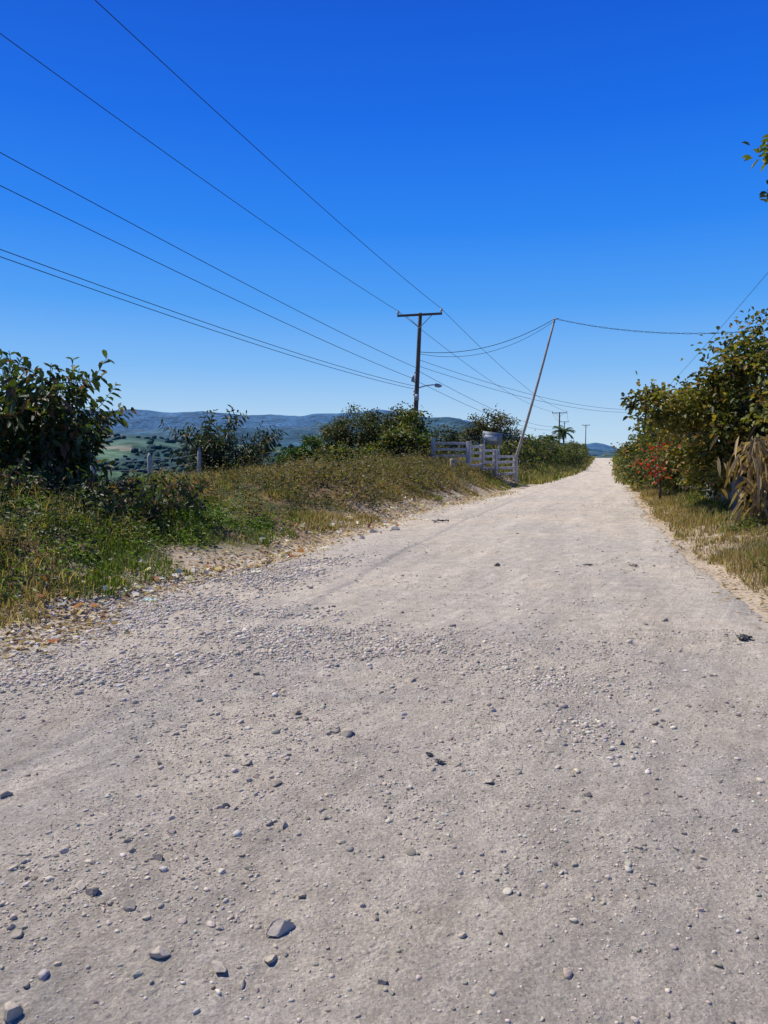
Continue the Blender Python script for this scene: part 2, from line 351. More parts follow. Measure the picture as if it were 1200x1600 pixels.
def tree(name,base,ells,L=.16,aspect=.5,per=60,cr=.35,cols=((.05,.08,.02),),alt=None,altp=0.,trunk=.12,limbs=14,droop=.25,haze_amt=None,mat=None,shell=.35,maxlimb=5.0):
    e=empty(name); bx,by=base; bz=float(H(bx,by))-.1
    cen=[]
    for (x,y,z,rx,ry,rz,n) in ells:
        q=rng.normal(size=(n,3)); q/=np.linalg.norm(q,axis=1)[:,None]; q*=(rng.uniform(0,1,n)**shell)[:,None]
        q*=1+.14*rng.normal(size=(n,1))
        cen.append(q*np.array([rx,ry,rz])+np.array([x,y,z]))
    cen=np.vstack(cen); nc=len(cen)
    gz=H(cen[:,0],cen[:,1])+.15; cen[:,2]=np.maximum(cen[:,2],gz+rng.uniform(0,.3,nc))
    near=cen[np.hypot(cen[:,0]-bx,cen[:,1]-by)<maxlimb]
    mid=near.mean(0) if len(near) else cen.mean(0)
    mb=MB()
    fork=np.array([bx+(mid[0]-bx)*.4,by+(mid[1]-by)*.4,bz+(mid[2]-bz)*.55])
    mb.tube([[bx,by,bz],[bx+.03,by,bz+(fork[2]-bz)*.5],fork],[trunk*1.2,trunk,trunk*.8],8)
    idx=rng.choice(len(near),min(limbs,len(near)),replace=False) if len(near) else []
    for q in idx:
        c=near[q]; m=(fork+c)/2+rng.normal(size=3)*.1*np.linalg.norm(c-fork); m[2]+=.1
        mb.tube([fork,(fork*.6+m*.4)+rng.normal(size=3)*.03,m,(m+c)/2+rng.normal(size=3)*.05,c],[trunk*.5,trunk*.4,trunk*.28,trunk*.17,trunk*.06],5,False)
    mb.build('trunk',BARK,True,e)
    M=rng.poisson(per,nc); M=np.maximum(M,4); ci=np.repeat(np.arange(nc),M); n=len(ci)
    crr=cr*rng.uniform(.6,1.3,nc)
    g=rng.normal(size=(n,3))*np.array([1,1,.75])*.6
    P=cen[ci]+g*crr[ci][:,None]
    Dv=g*.8+rng.normal(size=(n,3))*.6+np.array([0,0,.15])
    ci_col=np.array(cols)[rng.integers(0,len(cols),nc)]*rng.uniform(.5,1.4,(nc,1))
    C=ci_col[ci]*rng.uniform(.7,1.35,(n,1))
    if alt is not None:
        a=np.array(alt)[rng.integers(0,len(alt),n)]; m=rng.uniform(size=n)<altp; C[m]=a[m]*rng.uniform(.7,1.2,(m.sum(),1))
    if haze_amt is not None: C=C*(1-haze_amt)+np.array([.07,.12,.19])*haze_amt  # leaf colour blended towards a painted haze blue
    V,F,Cc=leaves(P,Dv,L*rng.uniform(.6,1.25,n),L*aspect*rng.uniform(.7,1.2,n),C,droop=droop)
    mk('foliage',V,F,mat or LEAF,Cc,False,e)
    return e
def shrub(name,base,n,height,spread,L,asp,cols,alt,altp,leafn=16,rs=.018,start=.25,sub=3,hvar=(.6,1.05),wob=.13):
    e=empty(name); mb=MB(); bx,by=base; bz=float(H(bx,by))-.05
    P=[];Dv=[];LL=[];CC=[]
    def shoot(p0,d0,ln,r,lv,st,depth):
        k=7; pts=[p0]; d=np.array(d0,float)
        for q in range(k):
            d=d/np.linalg.norm(d); pts.append(pts[-1]+d*ln/k); d=d+rng.normal(size=3)*wob+np.array([0,0,.03])
        pts=np.array(pts); mb.tube(pts,np.linspace(r,r*.3,k+1),5,False)
        ph=rng.uniform(0,TAU); tone=rng.uniform(.6,1.35)
        for q in range(lv):
            f=st+(1-st)*(q+.5)/lv; x=f*k; i0=min(int(x),k-1); pp=pts[i0]*(1-(x-i0))+pts[i0+1]*(x-i0); td=pts[i0+1]-pts[i0]; td/=np.linalg.norm(td)
            for s in (0,math.pi):
                a=ph+q*1.2+s; sd=np.cross(td,[math.cos(a),math.sin(a),.3]); sd/=np.linalg.norm(sd)
                P.append(pp); Dv.append(sd*.9+td*.55*f+rng.normal(size=3)*.2); LL.append(L*rng.uniform(.6,1.1)*(1.05-.3*f)); CC.append(tone)
        if depth>0:
            for q in range(sub):
                i0=rng.integers(1,k); dd=pts[i0]-pts[i0-1]; dd=dd/np.linalg.norm(dd)+rng.normal(size=3)*.75; dd[2]=abs(dd[2])*.5+.05
                shoot(pts[i0],dd,ln*rng.uniform(.3,.5),r*.5,max(5,int(lv*.6)),.1,depth-1)
    for q in range(n):
        a=rng.uniform(0,TAU); rr=spread*math.sqrt(rng.uniform(0,1)); hh=height*rng.uniform(*hvar)*(1-.35*(rr/spread)**2)
        dv=np.array([math.cos(a)*rr,math.sin(a)*rr,hh]); ln=np.linalg.norm(dv)
        p0=np.array([bx+math.cos(a)*.15,by+math.sin(a)*.15,bz]); shoot(p0,dv/ln,ln,rs,leafn,start,1)
    P=np.array(P);Dv=np.array(Dv);LL=np.array(LL); m=len(P)
    C=np.array(cols)[rng.integers(0,len(cols),m)]*rng.uniform(.75,1.25,(m,1))*np.array(CC)[:,None]
    mm=rng.uniform(size=m)<altp; C[mm]=np.array(alt)[rng.integers(0,len(alt),mm.sum())]
    V,F,Cc=leaves(P,Dv,LL,LL*asp,C,.18,.25)
    mb.build('stems',BARK,True,e); mk('foliage',V,F,LEAF,Cc,False,e); return e
DG=[(.045,.072,.024),(.06,.092,.03),(.035,.055,.02),(.075,.105,.033)]
RB=[(.14,.07,.04),(.17,.10,.055),(.10,.055,.035)]
shrub('broadleaf_shrub',(-5.95,13.0),50,2.75,1.1,.26,.42,DG,RB,.14,15,sub=3,hvar=(.5,1.0),start=.15,wob=.10)
shrub('broadleaf_shrub',(-7.2,13.6),26,2.1,.9,.24,.42,DG,RB,.1,10,hvar=(.5,1),start=.1)
shrub('broadleaf_shrub',(-5.1,12.0),34,1.1,1.1,.17,.45,DG,RB,.2,8,hvar=(.4,1),start=.1)
shrub('broadleaf_shrub',(-4.0,10.9),34,.75,.95,.14,.45,DG,RB,.15,7,hvar=(.4,1),start=.1)  # low dark plants, added to deepen the bank shadow under the tall shrub
shrub('broadleaf_shrub',(-3.5,11.9),24,.6,.8,.14,.45,DG,RB,.15,7,hvar=(.4,1),start=.1)  # another dark low plant added to fill out that shadow patch
shrub('broadleaf_shrub',(-5.2,10.2),18,.45,.8,.12,.45,[(.07,.11,.03),(.05,.08,.025)],RB,.2,7,hvar=(.5,1),start=.1)
shrub('pinnate_leaf_sapling',(-5.15,24.5),34,2.8,1.5,.30,.30,[(.035,.055,.03),(.045,.068,.033),(.03,.045,.027)],RB,.02,15,start=.15,rs=.02,hvar=(.5,1.0),wob=.10)
OL=[(.05,.075,.022),(.075,.09,.026),(.095,.11,.033),(.04,.055,.018)]
YG=[(.13,.16,.033),(.10,.14,.028),(.16,.175,.045)]
DRYC=[(.25,.17,.08),(.2,.11,.05)]
tree('rounded_tree',(-6.1,60),[(-6.1,60,.55,1.85,1.7,1.9,66),(-6.1,60,-2,1.5,1.5,1.5,20)],L=.26,per=80,cr=.42,cols=[(.045,.11,.02),(.06,.13,.025),(.035,.08,.015)],trunk=.2)
tree('broadleaf_tree',(-1.5,50),[(-1.6,50,2.3,2.4,2,1.9,84),(.6,49,2.4,1.7,1.7,1.8,58),(-3.2,50,1.3,1.2,1.2,1.5,30),(-1,50,.2,2.5,1.5,1.2,30)],L=.2,per=85,cr=.42,cols=[(.04,.055,.02),(.055,.072,.025),(.075,.085,.032)],alt=DRYC,altp=.05,trunk=.25,haze_amt=.04)
tree('leafy_bush',(.4,37),[(.9,37,1.2,1.1,1,1.5,60),(-.6,36.5,.9,1.0,1,1.0,45),(-1.9,37,.7,1.1,1,.8,35)],L=.2,per=60,cr=.36,cols=YG+OL,alt=DRYC,altp=.06,trunk=.1)
tree('leafy_bush',(1.6,38),[(1.4,38.6,1.9,.75,.8,1.6,44),(2.2,42,1.2,.9,.8,1.3,30)],L=.2,per=55,cr=.34,cols=OL+YG,alt=DRYC,altp=.06,trunk=.08)
tree('broadleaf_tree',(5.5,72),[(5.5,72,1.4,2.8,2,2.1,60),(2.5,74,.8,2.2,2,2,40)],L=.32,per=45,cr=.6,cols=[(.045,.06,.028),(.065,.08,.035)],trunk=.2,haze_amt=.08)
tree('sparse_crown_tree',(9.6,66),[(9.2,66,3.5,1.9,1.6,1.5,54),(7.8,66,2.4,1.1,1.3,1.2,26),(11.2,66,2.3,1.0,1.3,1.4,24),(9.4,66,1.2,2.4,1.5,1.0,24)],L=.24,per=38,cr=.4,cols=[(.08,.09,.05),(.10,.10,.055),(.055,.065,.032)],alt=DRYC,altp=.1,trunk=.22,limbs=40)
el=[]
for Yb in np.arange(50,180,5.5):
    dd=-6.2 if Yb<110 else -5.4
    hgt=IP(Yb,[(50,1.2),(65,2.0),(90,3.2),(130,3.4),(180,2.4)])
    xb=cx(Yb)+dd+rng.uniform(-.6,.4); zb=float(H(xb,Yb))
    el.append((xb,Yb,zb+hgt*.45,1.7,3.4,hgt*.6*rng.uniform(.8,1.25),26))
tree('roadside_hedge',(cx(90)-6,90),el,L=.3,per=48,cr=.5,cols=OL+YG,alt=DRYC,altp=.07,trunk=.1,limbs=12,haze_amt=.05)
el=[]
for Yb in np.arange(44,185,6):
    xb=cx(Yb)+4.9+rng.uniform(-.3,.7); zb=float(H(xb,Yb)); hgt=IP(Yb,[(44,2.3),(120,2.8),(185,2.4)])
    el.append((xb,Yb,zb+hgt*.45,1.4,3.4,hgt*.6*rng.uniform(.8,1.2),24))
tree('roadside_hedge',(cx(90)+6,90),el,L=.28,per=48,cr=.48,cols=OL+YG,alt=DRYC,altp=.1,trunk=.1,limbs=12,haze_amt=.04)
RC=[(.12,.13,.03),(.09,.105,.026),(.17,.165,.038),(.055,.07,.02)]
RA=[(.38,.30,.06),(.30,.18,.06),(.30,.19,.10)]
tree('spreading_thicket_tree',(9.3,19.5),[(9.2,20,2.3,1.7,2.0,1.5,66),(8.4,17.8,2.75,.95,1.1,1.75,56),(7.2,19,2.45,.75,.9,.6,20),(6.5,18.6,2.75,.35,.5,.18,5),(8.8,19,1.1,1.2,1.8,.7,36),(9.0,15.6,2.4,1.2,1.2,1.6,56)],
     L=.15,aspect=.62,per=74,cr=.32,cols=RC,alt=RA,altp=.18,trunk=.12,limbs=90,shell=.3)
tree('roadside_bush',(10.8,28),[(10.7,28,1.4,1.1,2.8,1.3,60),(11.9,34,1.2,.9,3,1.25,45),(13.5,40,.9,1.0,3,1.1,30)],L=.18,per=65,cr=.38,cols=RC+OL,alt=RA,altp=.1,trunk=.1,limbs=20)
tree('bougainvillea_bush',(9.5,26),[(9.25,25.6,1.2,.6,.9,.8,34)],L=.10,aspect=.75,per=34,cr=.28,cols=OL,alt=[(.75,.02,.03),(.62,.03,.03)],altp=.22,trunk=.04,limbs=12)
tree('roadside_tree',(7.4,8.0),[(7.1,8.6,4.9,1.7,1.6,1.5,80),(4.27,8.4,4.82,.16,.2,.07,7),(4.28,8.4,4.32,.18,.2,.03,5)],L=.12,aspect=.42,per=20,cr=.11,cols=[(.08,.12,.02),(.12,.16,.03)],trunk=.14,limbs=92,maxlimb=6)
e=empty('dry_banana_plant'); mb=MB(); bx,by=7.55,14.6; bz=float(H(bx,by)); mb.tube([[bx,by,bz-.1],[bx+.05,by,bz+.9],[bx,by+.05,bz+1.8]],[.09,.08,.05],8); mb.build('stem',BARK,True,e)
n=700; P=np.c_[bx+rng.normal(size=n)*.32,by+rng.normal(size=n)*.25,bz+rng.uniform(.35,1.8,n)]; Dv=np.c_[rng.normal(size=n)*.5,rng.normal(size=n)*.6,-rng.uniform(.2,1.3,n)]
C=np.array([(.44,.32,.18),(.32,.22,.12),(.55,.43,.26)])[rng.integers(0,3,n)]*rng.uniform(.6,1.1,(n,1))
V,F,Cc=leaves(P,Dv,rng.uniform(.2,.42,n),rng.uniform(.04,.09,n),C,.3,.4); mk('fronds',V,F,DRY,Cc,False,e)
def palm(x,y,top):
    e=empty('palm_tree'); z0=float(H(x,y)); mb=MB(); mb.tube([[x,y,z0],[x+.1,y,z0+(top-z0)*.5],[x,y,top]],[.18,.13,.11],8); mb.build('trunk',BARK,True,e)
    P=[];Dv=[]
    for q in range(26):
        a=rng.uniform(0,TAU); el_=rng.uniform(-.1,1.1); d=np.array([math.cos(a)*math.cos(el_),math.sin(a)*math.cos(el_),math.sin(el_)]); p=np.array([x,y,top]); 
        for s in range(15):
            p=p+d*.11; d=d+np.array([0,0,-.085]); d/=np.linalg.norm(d); sd=np.cross(d,[0,0,1.]); sd/=np.linalg.norm(sd)+1e-6
            for g in(-1,1): P.append(p); Dv.append(sd*g+d*.6+np.array([0,0,-.3]))
    P=np.array(P);Dv=np.array(Dv);n=len(P); C=np.array([(.05,.085,.03)])*rng.uniform(.7,1.4,(n,1))
    V,F,Cc=leaves(P,Dv,np.full(n,.42),np.full(n,.09),C,.1,.3); mk('fronds',V,F,LEAF,Cc,False,e)
palm(26.0,110,3.9); palm(24.4,112,2.8)
n=26000; a=rng.uniform(-48,30,n); r=90*(30**rng.uniform(0,1,n)); X=r*np.sin(np.radians(a));Y=r*np.cos(np.radians(a))
dens=sstep(.36,.48,fbm(X/170,Y/170,5,91))+.06; m=(rng.uniform(size=n)<dens)&(X-cx(Y)<-32); X=X[m];Y=Y[m];n=len(X);R=np.hypot(X,Y)
S=rng.uniform(2.0,4.2,n)*(1+R/1500); TT=[facet(I2[0],rng,7,.6,.95)*(1+.12*rng.normal(size=(42,1))) for _ in range(8)]
P=np.stack(TT)[rng.integers(0,8,n)]*np.stack([S,S,S*.75],-1)[:,None,:]; P[...,0]+=X[:,None];P[...,1]+=Y[:,None];P[...,2]+=(H(X,Y)+S*.35)[:,None]
C=np.array([(.025,.05,.016),(.04,.07,.02),(.055,.085,.028)])[rng.integers(0,3,n)]*rng.uniform(.7,1.4,(n,1)); hz=.95*(1-np.exp(-np.maximum(R-250,0)/4400))[:,None]; C=C*(1-hz)+HAZE_TINT*hz  # distance haze painted into the tree colours as well
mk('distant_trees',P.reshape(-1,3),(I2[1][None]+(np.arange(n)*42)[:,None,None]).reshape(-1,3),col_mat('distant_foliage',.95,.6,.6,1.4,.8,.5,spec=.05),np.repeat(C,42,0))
# ---------------------------------------------------------------- grass
def grass(name,X,Y,h,wd,C,lean=.6,mat=GRASS):
    n=len(X); Z=H(X,Y)-.01; a=rng.uniform(0,TAU,n); la=rng.uniform(0,TAU,n); l=np.abs(rng.normal(size=n))*lean*h
    B=np.stack([X,Y,Z],-1); S=np.stack([np.cos(a),np.sin(a),0*a],-1)*wd[:,None]*.5; Ld=np.stack([np.cos(la)*l,np.sin(la)*l,0*l],-1)
    up=np.stack([0*h,0*h,h],-1)
    V=np.stack([B-S,B+S,B-S*.8+Ld*.3+up*.55,B+S*.8+Ld*.3+up*.55,B+Ld+up*(1-.15*(l/h)[:,None])],1).reshape(-1,3)
    F=(np.array([[0,1,3],[0,3,2],[2,3,4]])[None]+(np.arange(n)*5)[:,None,None]).reshape(-1,3)
    return mk(name,V,F,mat,np.repeat(C,5,0))
def gcol(n,gfrac):
    g=np.array([(.11,.17,.028),(.15,.205,.04),(.08,.135,.024)])[rng.integers(0,3,n)]
    s=np.array([(.50,.41,.23),(.38,.28,.15),(.30,.21,.10),(.20,.145,.08)])[rng.integers(0,4,n)]
    m=(rng.uniform(size=n)<gfrac)[:,None]; return np.where(m,g,s)*rng.uniform(.65,1.25,(n,1))
def tufted(n,y0,y1,d0,d1,pw=1.0,tn=14,ts=.07):
    nt_=n//tn; Y=y0+(y1-y0)*rng.uniform(0,1,nt_)**pw; dd=rng.uniform(d0,d1,nt_); Y=np.repeat(Y,tn)+rng.normal(size=nt_*tn)*ts; dd=np.repeat(dd,tn)+rng.normal(size=nt_*tn)*ts
    return cx(Y)+dd,Y,dd
X,Y,dd=tufted(280000,5.2,50,-13,-3.0,1.5,18)
f=fbm(X*.8,Y*.8,4,201); g2=fbm(X*.3,Y*.3,3,202)
m=(dd<edgeL(Y)-.18-(fbm(X*1.0,Y*1.0,3,205)-.3)*1.3)&(rng.uniform(size=len(X))<.08+1.1*sstep(.38,.60,f)); X=X[m];Y=Y[m];f=f[m];g2=g2[m];dd=dd[m];n=len(X)
hh=(.04+.22*sstep(.4,.75,f))*rng.uniform(.4,1.6,n)*IP(-dd,[(3,.5),(5,.85),(8,1.1),(13,1.3)])
grass('verge_grass',X,Y,hh,.006+.0006*Y,gcol(n,.12+.8*sstep(.40,.53,g2)*IP(Y,[(10,1),(22,.55)])))
X,Y,dd=tufted(22000,9,48,-13,-5.2,1.2,9,.12); n=len(X)
m=fbm(X*.6,Y*.6,3,210)>.52; X=X[m];Y=Y[m];n=len(X)
grass('dry_grass_stalks',X,Y,rng.uniform(.2,.5,n),.005+.0005*Y,gcol(n,.12),.5)
X,Y,dd=tufted(110000,5.5,60,2.9,7.5,1.5)
m=(dd>edgeR(Y)+.05+(fbm(X*1.2,Y*1.2,3,206)-.4)*.6); X=X[m];Y=Y[m];dd=dd[m];n=len(X); g2=fbm(X*.5,Y*.5,3,203)
hh=(.11+.16*sstep(.35,.7,g2))*rng.uniform(.5,1.5,n)*IP(dd,[(3,.4),(4,.9),(7,1.2)])
grass('verge_grass',X,Y,hh,.006+.0006*Y,gcol(n,.10+.6*sstep(3.5,4.5,dd)*sstep(.3,.6,g2)))
for sgn,(a0,a1) in ((-1,(-7,-2.6)),(1,(2.7,6))):
    X,Y,dd=tufted(34000,45,190,a0,a1,1.1,14,.3); n=len(X); grass('verge_grass',X,Y,rng.uniform(.2,.6,n),.03+.0006*Y,gcol(n,.45))
def weeds(name,n,y0,y1,d0,d1,L,cols,seed,thr=.5,hg=.13,sp=.13):
    Y=y0+(y1-y0)*rng.uniform(0,1,n)**1.4; dd=rng.uniform(d0,d1,n); X=cx(Y)+dd
    m=fbm(X*.7,Y*.7,3,seed)>thr; X=X[m];Y=Y[m];k=len(X); R_=36; ci=np.repeat(np.arange(k),R_); q=len(ci)
    sz=rng.uniform(.5,1.5,k)[ci]
    g=rng.normal(size=(q,3))*np.array([sp,sp,.0])*sz[:,None]; hgt=np.abs(rng.normal(size=q))*hg*sz
    Px=X[ci]+g[:,0];Py=Y[ci]+g[:,1]; P=np.stack([Px,Py,H(Px,Py)+hgt],-1); Dv=np.c_[rng.normal(size=(q,2)),rng.uniform(-.1,.8,q)]
    tone=rng.uniform(.55,1.3,k)[ci]
    C=np.array(cols)[rng.integers(0,len(cols),q)]*rng.uniform(.7,1.3,(q,1))*tone[:,None]
    V,F,Cc=leaves(P,Dv,L*rng.uniform(.6,1.3,q),L*.5*rng.uniform(.6,1.2,q),C); mk(name,V,F,LEAF,Cc)
weeds('low_weeds',1400,7,40,-11,-4.3,.065,OL,301,.47,.18)
weeds('low_weeds',500,8,40,3.9,7,.08,OL+YG,302)
weeds('dry_weeds',900,7,40,-9.5,-4.0,.06,[(.24,.15,.09),(.18,.10,.065),(.30,.21,.12)],303,.47,.17)
weeds('dry_brush',420,17,42,-7.5,-3.7,.10,[(.20,.15,.09),(.15,.11,.07),(.12,.12,.04),(.09,.10,.03)],307,.42,.30,.22)
weeds('low_weeds',380,6.2,14,-6.5,-3.9,.06,[(.12,.20,.03),(.09,.16,.025)],305,.38,.09)
n=6000; Y=5+28*rng.uniform(0,1,n)**1.6; dd=edgeL(Y)-.22+rng.normal(size=n)*.32; X=cx(Y)+dd
P=np.stack([X,Y,H(X,Y)+rng.uniform(.012,.035,n)],-1); Dv=np.c_[rng.normal(size=(n,2)),rng.normal(size=n)*.15]
C=np.array([(.46,.35,.22),(.58,.48,.35),(.34,.20,.11),(.40,.30,.19),(.68,.62,.52)])[rng.integers(0,5,n)]*rng.uniform(.6,1.15,(n,1))
V,F,Cc=leaves(P,Dv,rng.uniform(.03,.09,n),rng.uniform(.02,.05,n),C,.2,.02); mk('leaf_litter',V,F,DRY,Cc)
n=260; Y=7+26*rng.uniform(0,1,n)**1.2; dd=edgeL(Y)-.3+rng.normal(size=n)*.35; X=cx(Y)+dd
P=np.stack([X,Y,H(X,Y)+rng.uniform(.02,.06,n)],-1); Dv=np.c_[rng.normal(size=(n,2)),rng.normal(size=n)*.4]
C=np.array([(.75,.72,.68),(.65,.63,.6),(.7,.6,.5),(.45,.5,.55),(.5,.25,.15)])[rng.integers(0,5,n)]*rng.uniform(.7,1.1,(n,1))
V,F,Cc=leaves(P,Dv,rng.uniform(.05,.14,n),rng.uniform(.05,.12,n),C,.3,.05); mk('scattered_litter',V,F,DRY,Cc)
n=1300; Y=6+34*rng.uniform(0,1,n)**1.5; dd=edgeR(Y)+.1+rng.normal(size=n)*.2; X=cx(Y)+dd
P=np.stack([X,Y,H(X,Y)+rng.uniform(.012,.03,n)],-1); Dv=np.c_[rng.normal(size=(n,2)),rng.normal(size=n)*.15]
C=np.array([(.42,.30,.18),(.5,.38,.2),(.36,.26,.16)])[rng.integers(0,3,n)]*rng.uniform(.6,1.15,(n,1))
V,F,Cc=leaves(P,Dv,rng.uniform(.03,.09,n),rng.uniform(.015,.04,n),C,.2,.02); mk('leaf_litter',V,F,DRY,Cc)
def scrap(name,x,y,s,col,k=5,flat=.25,mat=None):
    V=[];F=[];c=0
    for q in range(k):
        g=7; u,v=np.meshgrid(np.linspace(-1,1,g),np.linspace(-1,1,g)); o=rng.normal(size=2)*s*.25
        a=rng.uniform(0,TAU); sx=s*rng.uniform(.25,.5);sy=s*rng.uniform(.12,.28)
        lx=u*sx*(1+.12*rng.normal(size=u.shape));ly=v*sy*(1+.12*rng.normal(size=u.shape))
        px=x+o[0]+lx*math.cos(a)-ly*math.sin(a);py=y+o[1]+lx*math.sin(a)+ly*math.cos(a)
        pz=H(px,py)+.016+np.abs(vnoise(u*1.7+q*5,v*1.7,q))*s*flat
        V.append(np.stack([px,py,pz],-1).reshape(-1,3)); i=np.arange(g-1)[:,None]*g;j=np.arange(g-1)[None,:]
        F.append(np.stack([i+j,i+j+1,i+g+j+1,i+g+j],-1).reshape(-1,4)+c); c+=g*g
    V=np.vstack(V); mk(name,V,np.vstack(F),mat or DRY,np.tile(np.array(col),(len(V),1)),True)
for (x,y,s) in [(.276,3.71,.055),(.23,3.83,.04),(2.99,6.15,.13),(1.27,16.5,.25),(2.74,10.1,.10),(3.37,10.1,.10)]:
    scrap('black_plastic_scrap',x,y,s,(.02,.02,.025),3,mat=PLASTIC)
for (x,y,s,c) in [(-2.45,7.75,.14,(.5,.62,.66)),(-2.75,6.1,.10,(.4,.16,.07)),(-2.55,8.2,.12,(.7,.7,.72)),(-1.6,9.4,.13,(.7,.68,.62)),(-.95,11.9,.13,(.75,.73,.7)),(-1.35,10.9,.12,(.4,.13,.07)),(.1,15.5,.16,(.75,.73,.7)),(-3.0,7.2,.12,(.6,.55,.5)),(-.9,18.5,.25,(.8,.82,.85)),(-5.6,11.4,.16,(.75,.7,.72)),(.6,16.9,.2,(.7,.6,.55))]:
    scrap('litter_scrap',x,y,s,c,3)
# ---------------------------------------------------------------- poles
def arc(p,q,sag,n=36):
    t=np.linspace(0,1,n)[:,None]; P=np.array(p)*(1-t)+np.array(q)*t; P[:,2]-=(4*sag*t*(1-t))[:,0]; return P
def wire(p,q,sag,r=.013,r2=None):
    mb=MB(); mb.tube(arc(p,q,sag),np.linspace(r,r2 or r,36),5,False); mb.build('power_line',WIRE,True)
AR=np.array([.958,-.287,0])
def upole(base,top,arm=1.25,r=.15,lamp=False,mat=WOODP,braces=True,name='utility_pole',rack=True):
    e=empty(name); base=np.array(base,float);top=np.array(top,float); ax=top-base; mb=MB()
    t=np.linspace(0,1,8)[:,None]; mb.tube(base*(1-t)+top*t,np.linspace(r,r*.68,8),12); mb.build('pole',mat,True,e)
    ends=[]
    if arm:
        c=top-ax/np.linalg.norm(ax)*.12; ang=math.atan2(AR[1],AR[0]); off=np.array([.287,.958,0])*-(r*.68+.05)
        mb=MB(); mb.box(c+off,(arm*2,.1,.12),ang); mb.build('crossarm',mat,False,e,bevel=.01)
        if braces:
            mb=MB()
            for s in(-1,1): mb.tube([c+off*1.1+AR*s*arm*.55-np.array([0,0,.06]),c+off*.9-np.array([0,0,.7])],.022,6)
            mb.build('braces',STEEL,False,e)
        mb=MB()
        for s in(-.97,.97)+((.0,) if arm<1 else ()):
            q=c+off+AR*s*arm+np.array([0,0,.06]); mb.tube([q,q+[0,0,.06],q+[0,0,.07],q+[0,0,.12],q+[0,0,.13],q+[0,0,.19],q+[0,0,.22]],[.03,.03,.09,.08,.07,.075,.04],10); ends.append(q+np.array([0,0,.2]))
        mb.build('insulators',PORC,True,e)
    if rack:
        mb=MB()
        for zz in(.62,.56,.5,.48):
            q=base+ax*zz; mb.tube([q+[-.16,-.16,-.05],q+[-.16,-.16,.05]],.04,8); mb.tube([q,q+[-.16,-.16,0]],.02,6)
        mb.build('spool_rack',PORC,True,e)
    if lamp:
        q=base+ax*.52; mb=MB(); mb.tube([q,q+[.45,-.25,.12],q+[.85,-.45,.16],q+[1.0,-.5,.14]],.03,8); mb.build('lamp_arm',STEEL,True,e)
        mb=MB(); mb.tube([q+[.95,-.48,.15],q+[1.02,-.52,.13],q+[1.2,-.6,.09],q+[1.32,-.66,.07]],[.04,.11,.10,.04],10); mb.build('lamp_head',STEEL,True,e)
        mb=MB(); mb.tube([q+[-.22,-.1,.35],q+[-.22,-.1,.7]],.09,8); mb.box(q+np.array([0,-.2,-.5]),(.22,.14,.34)); mb.build('meter_boxes',STEEL,False,e)
    return ends
zb=float(H(1.65,42))
A=upole((1.62,42,zb-.3),(1.98,42,8.95),lamp=True)
B=upole((-13.0,-8,float(H(-13,-8))-.3),(-13.0,-8,10.7))
Cc_=upole((30,130,float(H(30,130))-.3),(30,130,7.7),1.25)
D2=upole((47.5,200,-2),(47.5,200,8.6),1.1); upole((50.5,190,-2),(50.5,190,7.4),.9,.13)
RP=upole((31.6,92,float(H(31.6,92))-.3),(31.6,92,6.4),.0,.11)
upole((2.4,-6,float(H(2.4,-6))-.3),(2.4,-6,7.0),.8)
upole((21.5,36,0),(21.5,36,7.8),.0,.13)
wire(A[0],B[0],.55,.012,.006); wire(A[1],B[1],.55,.012,.006)
wire(A[0],Cc_[0],1.0,.012,.018); wire(A[1],Cc_[1],1.0,.012,.018)
wire(Cc_[0],D2[0],.6,.02); wire(Cc_[1],D2[1],.6,.02)
px,py=1.72,41.85
for z0,z1,s in((6.0,8.0,.45),(5.35,7.5,.45),(4.98,6.15,.62),(4.82,6.05,.62)):
    wire((px,py,z0),(-13.0,-8,z1),s,.012,.005)
for z0,z1 in((5.9,5.3),(5.3,4.8)): wire((px,py,z0),(30,130,z1),1.0,.012,.018)
for z0,z1 in((6.45,6.3),(6.1,6.0)): wire((1.85,42,z0),(31.6,92,z1),.9,.012,.016)
LT=np.array([10.0,45,9.15])
mb=MB(); lb=np.array([7.45,45,float(H(7.45,45))-.3]); t=np.linspace(0,1,9)[:,None]; L_=lb*(1-t)+LT*t; L_[:,0]+=np.sin(t[:,0]*3.1)*.07; mb.tube(L_,np.linspace(.095,.055,9),8); e=empty('leaning_wooden_pole'); mb.build('pole',PALEP,True,e)
mb=MB(); mb.tube([LT+[-.15,-.06,-.06],LT+[.2,-.06,.0]],.03,6); mb.build('wire_bracket',STEEL,True,e)
wire((1.95,42,6.85),LT,.65,.016,.018); wire((1.95,42,6.75),LT+[0,0,-.12],.85,.012)
def twisted(p,q,sag,r):
    P=arc(p,q,sag,160); t=np.linspace(0,70,160); mb=MB(); mb.tube(P+np.c_[0*t,0*t,np.sin(t)*.03],r,5,False); mb.tube(P-np.c_[0*t,0*t,np.sin(t)*.03],r,5,False); mb.build('power_line',WIRE,True)
twisted(LT,(21.5,36,7.6),.75,.011)
wire((2.4,-6,6.9),(31.6,92,6.4),.5,.004,.014); wire((2.4,-6,5.8),(31.6,92,6.0),.6,.004,.014)
